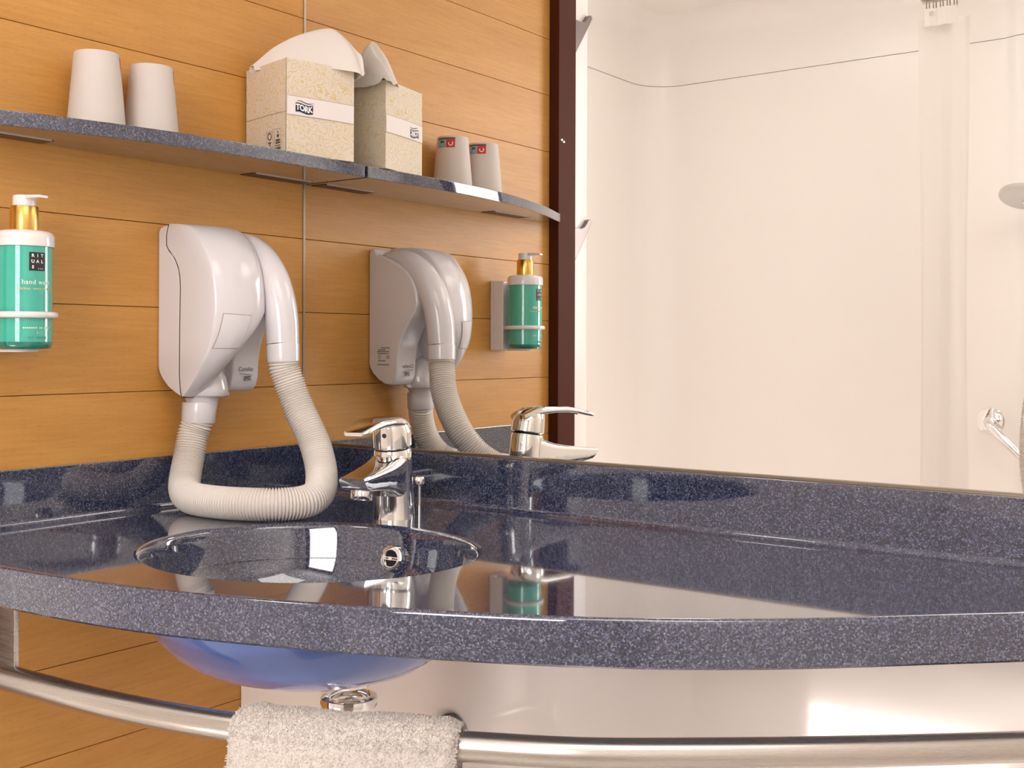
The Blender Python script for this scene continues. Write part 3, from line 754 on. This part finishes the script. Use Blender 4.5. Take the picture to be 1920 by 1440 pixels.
# ================================================================== HAIR DRYER
hdx = thing('wall_hair_dryer', 'white wall-mounted hair dryer with nozzle holstered and ribbed hose', 'hair dryer', (0, -.2, 1.0))
YL, YR = -.2605, -.141
seam = [(.024, 1.2205), (.0195, 1.2075), (.0196, 1.1935), (.0255, 1.1855), (.034, 1.179), (.0405, 1.170), (.045, 1.161), (.0475, 1.150), (.0483, 1.137), (.0474, 1.0957), (.0467, 1.027), (.049, 1.0027), (.0523, .9952)]
def seam_x(z):
    for (a, b), (c_, d_) in zip(seam[:-1], seam[1:]):
        if d_ <= z <= b: return a+(c_-a)*(b-z)/(b-d_)
    return seam[0][0] if z > seam[0][1] else seam[-1][0]
# back shell: slab against the wall plus the deeper right-hand half that carries the nozzle
g = G()
pl_ = [(.0006, 1.2120), (.004, 1.2175), (.012, 1.2200)]+[(a-.0013, b) for a, b in seam]+[(.038, 1.0000), (.022, 1.0080), (.010, 1.0180), (.003, 1.0270), (.0006, 1.0350)]
g.prism(pl_, lambda a, b, h: (a, h, b), YL, -.180)
bs = g.build('back_shell', 'dryer_white', hdx, bevel=.003, seg=3)
g = G()
prr = [(.0006, 1.2120), (.004, 1.2170), (.012, 1.2185), (.018, 1.2075), (.032, 1.2045), (.0466, 1.1985), (.064, 1.1905), (.080, 1.1800), (.092, 1.1655), (.100, 1.1480), (.103, 1.130), (.099, 1.116), (.086, 1.100), (.075, 1.082), (.067, 1.064), (.063, 1.045),
       (.0615, 1.020), (.058, 1.0085), (.050, 1.0010), (.036, 1.0020), (.022, 1.0085), (.010, 1.0180), (.003, 1.0270), (.0006, 1.0350)]
g.prism(prr, lambda a, b, h: (a, h, b), -.186, YR)
rs = g.build('side_shell', 'dryer_white', hdx, bevel=.0035, seg=3)
# front cover
prof = catmull([(.050, 0, 1.2212), (.075, 0, 1.2172), (.098, 0, 1.2035), (.115, 0, 1.1825), (.126, 0, 1.156), (.1315, 0, 1.127), (.1315, 0, 1.10), (.126, 0, 1.075), (.1135, 0, 1.052), (.095, 0, 1.030), (.076, 0, 1.0125), (.063, 0, 1.0015), (.0545, 0, .9960)], 4)
def y_right(z):
    tab = [(1.2212, -.186), (1.105, -.1865), (1.085, -.198), (1.068, -.210), (1.050, -.2200), (1.035, -.2270), (1.0, -.236), (.99, -.236)]
    for (a, b), (c_, d_) in zip(tab[:-1], tab[1:]):
        if c_ <= z <= a: return b+(d_-b)*(a-z)/(a-c_)
    return tab[-1][1]
stn = [(0, .785), (.012, .815), (.04, .838), (.14, .885), (.27, .94), (.42, .985), (.56, 1.0), (.70, .995), (.84, .975), (.94, .95), (.985, .925), (1, .895)]
rows = []
for p_ in prof:
    z = p_.z; xs = seam_x(z)+.0008; yr = y_right(z); w_ = yr-(YL-.0015); row = [Vector((xs, YL-.0008, z)), Vector((xs+(.055+(p_.x-.045)*.745-.01-xs)*.5 if p_.x > .07 else xs+.002, YL-.0015, z))]
    for s_, m__ in stn:
        x = xs+(p_.x-xs)*m__ if p_.x > xs else xs
        zz = 1.105+(z-1.105)*(1-.028*(1-m__)*2)
        row.append(Vector((x, YL-.0015+w_*s_, zz)))
    row.append(Vector((min(xs, .046), yr+.001, z)))
    rows.append(row)
g = G(); g.grid(rows)
cov = g.build('front_cover', 'dryer_white', hdx, smooth=38)
g = G(); g.prism([(a-.0016, b) for a, b in seam]+[(a+.0010, b) for a, b in reversed(seam)], lambda a, b, h: (a, h, b), YL-.0003, YL+.02)
g.build('seam', 'dark_gap', hdx)
# switch window on the front cover
def cover_x(y, z):
    best = None
    for p_ in prof:
        d_ = abs(p_.z-z)
        if best is None or d_ < best[0]: best = (d_, p_)
    i = prof.index(best[1]); j = min(len(prof)-1, i+1) if prof[i].z > z else max(0, i-1)
    pa, pb = prof[i], prof[j]; t_ = 0 if abs(pa.z-pb.z) < 1e-9 else (z-pa.z)/(pb.z-pa.z); px_ = pa.x+(pb.x-pa.x)*t_
    xs = seam_x(z)+.0008; yr = y_right(z); s_ = (y-(YL-.0015))/(yr-(YL-.0015)); m__ = lerp_t(stn, min(1, max(0, s_)))
    return xs+(px_-xs)*m__
def quadpatch(q, n, e, inset_=0):
    v = []; 
    for i in range(n+1):
        for j in range(n+1):
            a, b = i/n, j/n
            y = (q[0][0]*(1-a)+q[1][0]*a)*(1-b)+(q[3][0]*(1-a)+q[2][0]*a)*b; z = (q[0][1]*(1-a)+q[1][1]*a)*(1-b)+(q[3][1]*(1-a)+q[2][1]*a)*b
            v.append((cover_x(y, z)+e, y, z))
    return v, [(i*(n+1)+j, (i+1)*(n+1)+j, (i+1)*(n+1)+j+1, i*(n+1)+j+1) for i in range(n) for j in range(n)]
sq = [(-.2530, 1.1035), (-.2150, 1.1020), (-.2245, 1.0590), (-.2590, 1.0590)]
def shrink(q, k_): 
    cy_ = sum(p_[0] for p_ in q)/4; cz_ = sum(p_[1] for p_ in q)/4; return [(cy_+(p_[0]-cy_)*k_, cz_+(p_[1]-cz_)*k_) for p_ in q]
g = G().add(*quadpatch(sq, 8, .0006)); sub(g, 'switch_rim', 'crease', cov, 60)
g = G().add(*quadpatch(shrink(sq, .965), 8, .0011)); sub(g, 'switch_window', 'dryer_white', cov, 60)
# outlet skirt, neck, collar
NX, NY = .0430, -.2215
G().lathe([(.0262, -.002), (.0285, .0), (.0290, .010), (.0270, .024), (.018, .040), (.004, .050)], (NX+.003, NY+.004, .9975), 44, (-.10, .02, 1)).build('outlet_skirt', 'dryer_white', hdx, smooth=50)
G().lathe([(.0190, -.014), (.0205, -.004), (.0240, .004)], (NX, NY, .9930), 40, cap=False).build('outlet_neck', 'dryer_white', hdx, smooth=50)
G().lathe([(.0185, -.0145), (.0212, -.0140), (.0218, -.0120), (.0226, .0115), (.0220, .0130), (.0180, .0135)], (NX-.0035, NY-.0025, .9745), 44, (.06, .05, 1), cap=False).build('hose_collar', 'dryer_white', hdx, smooth=40)
# nozzle handle
hp = catmull([(.020, -.163, 1.2055), (.045, -.163, 1.2035), (.070, -.163, 1.1935), (.093, -.163, 1.1770), (.1120, -.163, 1.1525), (.1245, -.163, 1.124), (.1310, -.163, 1.095), (.1335, -.163, 1.0660)], 7)
nr = len(hp); hr = [lerp_t([(0, .0075), (.12, .0125), (.28, .0178), (.45, .0208), (.6, .0220), (.8, .0222), (1, .0214)], i/(nr-1)) for i in range(nr)]
nz = G().tube(hp, hr, 36).build('nozzle', 'dryer_white', hdx, smooth=60)
g = G().tube([(.1336, -.163, 1.0655), (.1336, -.163, 1.0645), (.1340, -.163, 1.0630), (.1345, -.1627, 1.0425), (.1345, -.1626, 1.0412)], [.0200, .0212, .0216, .0210, .0190], 36)
sub(g, 'nozzle_cuff', 'dryer_white', nz, 35)
# printed name on the right-hand shell
LXF = .0640
def DPf(a, b):
    y = -.1655+a*.985; return (LXF-.0005+.0*(b), y, 1.0265+b)
for nm, (v, fs), bo, mt_ in (('name_print', text_geo('Caraïbe', .0082, spacing=1.02, shear=.15), .0045, 'print_grey'), ('brand_print', text_geo('JVD', .0062, bold=.0003, shear=.15), -.0075, 'print_grey')):
    mapped(nm, ([(p_[0]+(.003 if bo < 0 else 0), p_[1]+bo, 0) for p_ in v], fs), DPf, mt_, hdx)
mapped('name_rule', ([(-.0115, -.0012, 0), (.0, -.0018, 0), (.0115, -.0035, 0), (.0115, -.0041, 0), (0, -.0026, 0), (-.0115, -.0018, 0)], [(0, 1, 4, 5), (1, 2, 3, 4)]), DPf, 'print_grey', hdx)
mapped('brand_frame', frame(-.0035, .0095, -.0108, -.0048, .0006), DPf, 'print_grey', hdx)
def SD(a, b): return (.0330-a, YR+.0003, 1.0440+b)    # rating plate on the mirror side
ln = []
for k_, (n1, n2, zz) in enumerate(((-.013, .004, .0150), (-.004, .009, .0118), (-.012, .013, .0090), (-.010, .012, .0060), (-.004, .011, -.0055), (-.012, .013, -.0115))):
    a = n1
    while a < n2: ln.append((a, a+.0024, zz, zz+.0016)); a += .0032
mapped('rating_text', blocks(ln), SD, 'print_grey', hdx)
ci = [(.0085+.0030*math.cos(math.radians(q)), .0012+.0030*math.sin(math.radians(q)), 0) for q in range(0, 360, 24)]; ci2 = [(.0085+.0023*math.cos(math.radians(q)), .0012+.0023*math.sin(math.radians(q)), 0) for q in range(0, 360, 24)]
mapped('rating_circle', (ci+ci2, [(i, (i+1) % 15, 15+(i+1) % 15, 15+i) for i in range(15)]), SD, 'print_grey', hdx)
v, fs = text_geo('CE', .0062, bold=.0001); mapped('rating_mark', ([(p_[0]-.010, p_[1]+.0012, 0) for p_ in v], fs), SD, 'print_grey', hdx)
# ribbed hose
hpth = catmull([(.1345, -.1626, 1.0430), (.1352, -.1618, 1.034), (.1381, -.1593, 1.0216), (.1448, -.1545, .9985), (.1549, -.1515, .9755), (.1747, -.1495, .9435), (.1890, -.1530, .9230), (.2080, -.1650, .8985), (.2270, -.1890, .8790),
                (.2310, -.2200, .8712), (.2100, -.2560, .8706), (.1700, -.2760, .8706), (.1250, -.2810, .8706), (.0850, -.2740, .8715), (.0590, -.2620, .8790), (.0445, -.2490, .8960), (.0375, -.2380, .9180), (.0352, -.2300, .9465), (.0380, -.2255, .9620), (.0388, -.2248, .9720)], 40)
# resample evenly: four rings per rib
Lc = [0]
for a, b in zip(hpth[:-1], hpth[1:]): Lc.append(Lc[-1]+(b-a).length)
tot = Lc[-1]; pitch = .0036; nrib = int(tot/pitch); pts = []; rad = []; j = 0
for k_ in range(nrib*5+1):
    d_ = tot*k_/(nrib*5)
    while j < len(Lc)-2 and Lc[j+1] < d_: j += 1
    t_ = (d_-Lc[j])/(Lc[j+1]-Lc[j]); pts.append(hpth[j].lerp(hpth[j+1], t_))
    rad.append((.0203, .0202, .0186, .0172, .0190)[k_ % 5])
hs = G().tube(pts, rad, 30).build('hose', 'hose_white', hdx, smooth=70)

# ================================================================== BATHROOM BEHIND THE CAMERA, SEEN IN THE MIRROR
def hook(z, label):
    t = thing('robe_hook', label, 'hook', (.0, -.713, z), 'chrome hooks on the brown post')
    prof_ = [(0, .018), (.022, .017), (.030, .020), (.036, .028), (.0405, .036), (.045, .0385), (.0480, .036), (.0480, .031), (.0440, .022), (.0080, -.038), (.004, -.0415), (0, -.041)]
    g = G(); g.prism(prof_, lambda a, b, h: (h, -.7135-a*1.5, z+b*(1.0 if b > 0 else 1.3)), -.012, .014)
    g.build('hook_body', 'hook_metal', t, bevel=.0018)
    G().box(-.014, .016, -.7145, -.7132, z-.058, z+.022).build('hook_plate', 'hook_metal', t, bevel=.0005, seg=1)
hook(1.700, 'upper chrome robe hook on the edge of the dark brown post')
hook(1.284, 'lower chrome robe hook on the edge of the dark brown post')

# curtain
cu = thing('shower_curtain', 'gathered white shower curtain hanging from the rail', 'curtain', (.52, -1.60, .1))
NP = 120; rows = []
for z in [.30+1.51*k_/24 for k_ in range(25)]+[1.83, 1.848]:
    row = []; tt = (z-.30)/1.548
    for i in range(NP+1):
        s_ = i/NP; x0, x1 = .424+.010*math.sin(math.pi*min(1, tt*1.05)), .538-.010*math.sin(math.pi*min(1, tt*1.15))+.018*(1-tt)**2
        am = .005+.002*math.sin(tt*4)
        ph = s_*1.9*2*math.pi+.5*math.sin(tt*3+s_*4)
        row.append(Vector((x0+(x1-x0)*s_+.001*math.sin(ph*2+.6), -1.60+am*math.sin(ph)-.02*s_, z)))
    rows.append(row)
g = G(); g.grid(rows); cl = g.build('cloth', 'curtain_white', cu, smooth=80)
rows = []
for z in (1.826, 1.868):
    rows.append([Vector((.443+.076*i/40, -1.584+.003*math.sin(i/40*2*math.pi*2), z)) for i in range(41)])
g = G(); g.grid(rows); g.build('hem', 'curtain_white', cu, smooth=80)
cr = thing('curtain_rail', 'thin metal shower curtain rail with hooks', 'curtain rail', (1.1, -1.60, 1.86))
G().tube([(.435, -1.60, 1.895), (1.749, -1.60, 1.895)], .009, 16).build('rail', 'steel', cr, smooth=50)
G().tube([(.435, -1.60, 1.895), (.435, -1.60, CEIL-.001)], .006, 12).build('hanger', 'steel', cr, smooth=50)
for i in range(5):
    x = .447+.016*i; g = G()
    pth = [(x, -1.60+.012*math.cos(math.radians(q)), 1.879+.022*math.sin(math.radians(q))) for q in range(-90, 240, 24)]
    g.tube(pth, .0016, 8).build('curtain_hook', 'bronze_strip', cr, smooth=50)
gg = G().lathe([(.003, .001), (.0055, .001), (.006, 0)], (.461, -1.5805, 1.855), 20, (0, 1, 0), cap=False); gg.build('eyelet', 'chrome', cu, smooth=50)

# grab bar
gx, gz_ = .5207, .875
gb = thing('grab_bar', 'slanted chrome grab bar with round rosette on the shower wall', 'grab bar', (gx, SY, gz_))
G().lathe([(.0345, 0), (.034, .004), (.026, .008), (.014, .010)], (gx, SY+.0002, gz_), 40, (0, 1, 0)).build('rosette', 'chrome', gb, smooth=50)
bpth = catmull([(gx, SY+.006, gz_), (gx, SY+.030, gz_), (gx+.010, SY+.048, gz_-.010), (gx+.04, SY+.056, gz_-.038), (gx+.16, SY+.056, gz_-.150), (gx+.28, SY+.056, gz_-.262), (gx+.305, SY+.048, gz_-.285), (gx+.315, SY+.02, gz_-.295), (gx+.315, SY+.0155, gz_-.295)], 6)
G().tube(bpth, .0115, 20).build('bar', 'chrome', gb, smooth=50)
G().lathe([(.0345, 0), (.034, .004), (.026, .008), (.014, .010)], (gx+.315, SY+.0152, gz_-.295), 40, (0, 1, 0)).build('rosette', 'chrome', gb, smooth=50)
# hand shower
hc = Vector((.6275, -1.780, 1.427)); hn = Vector((-.08, .34, -.90)).normalized()
hs_ = thing('hand_shower', 'grey round hand shower head on its handle with metal hose', 'shower head', (.66, -1.88, 1.30))
G().lathe([(.0001, .006), (.050, .006), (.0585, .004), (.062, -.001), (.0600, -.010), (.045, -.018), (.02, -.022), (.0001, -.023)], hc, 48, hn, cap=False).build('head', 'head_grey', hs_, smooth=50)
hdl = catmull([tuple(hc+Vector((.002, -.01, .005))), (.640, -1.82, 1.405), (.652, -1.855, 1.345), (.658, -1.865, 1.270), (.660, -1.868, 1.20)], 8)
G().tube(hdl, [.019-.006*min(1, i/16) for i in range(len(hdl))], 20).build('handle', 'chrome', hs_, smooth=50)
G().tube([(.672, -1.8845, 1.45), (.672, -1.8845, .92)], .006, 12).build('slide_rail', 'chrome', hs_, smooth=50)
sh_h = catmull([(.660, -1.868, 1.20), (.655, -1.866, 1.10), (.6340, -1.835, 1.0), (.6240, -1.805, .92), (.6180, -1.800, .83), (.622, -1.800, .74), (.640, -1.80, .66), (.67, -1.81, .63), (.70, -1.83, .66)], 10)
rad = [(.0072, .0066)[i % 2] for i in range(len(sh_h))]
G().tube(sh_h, rad, 12).build('shower_hose', 'steel', hs_, smooth=50)
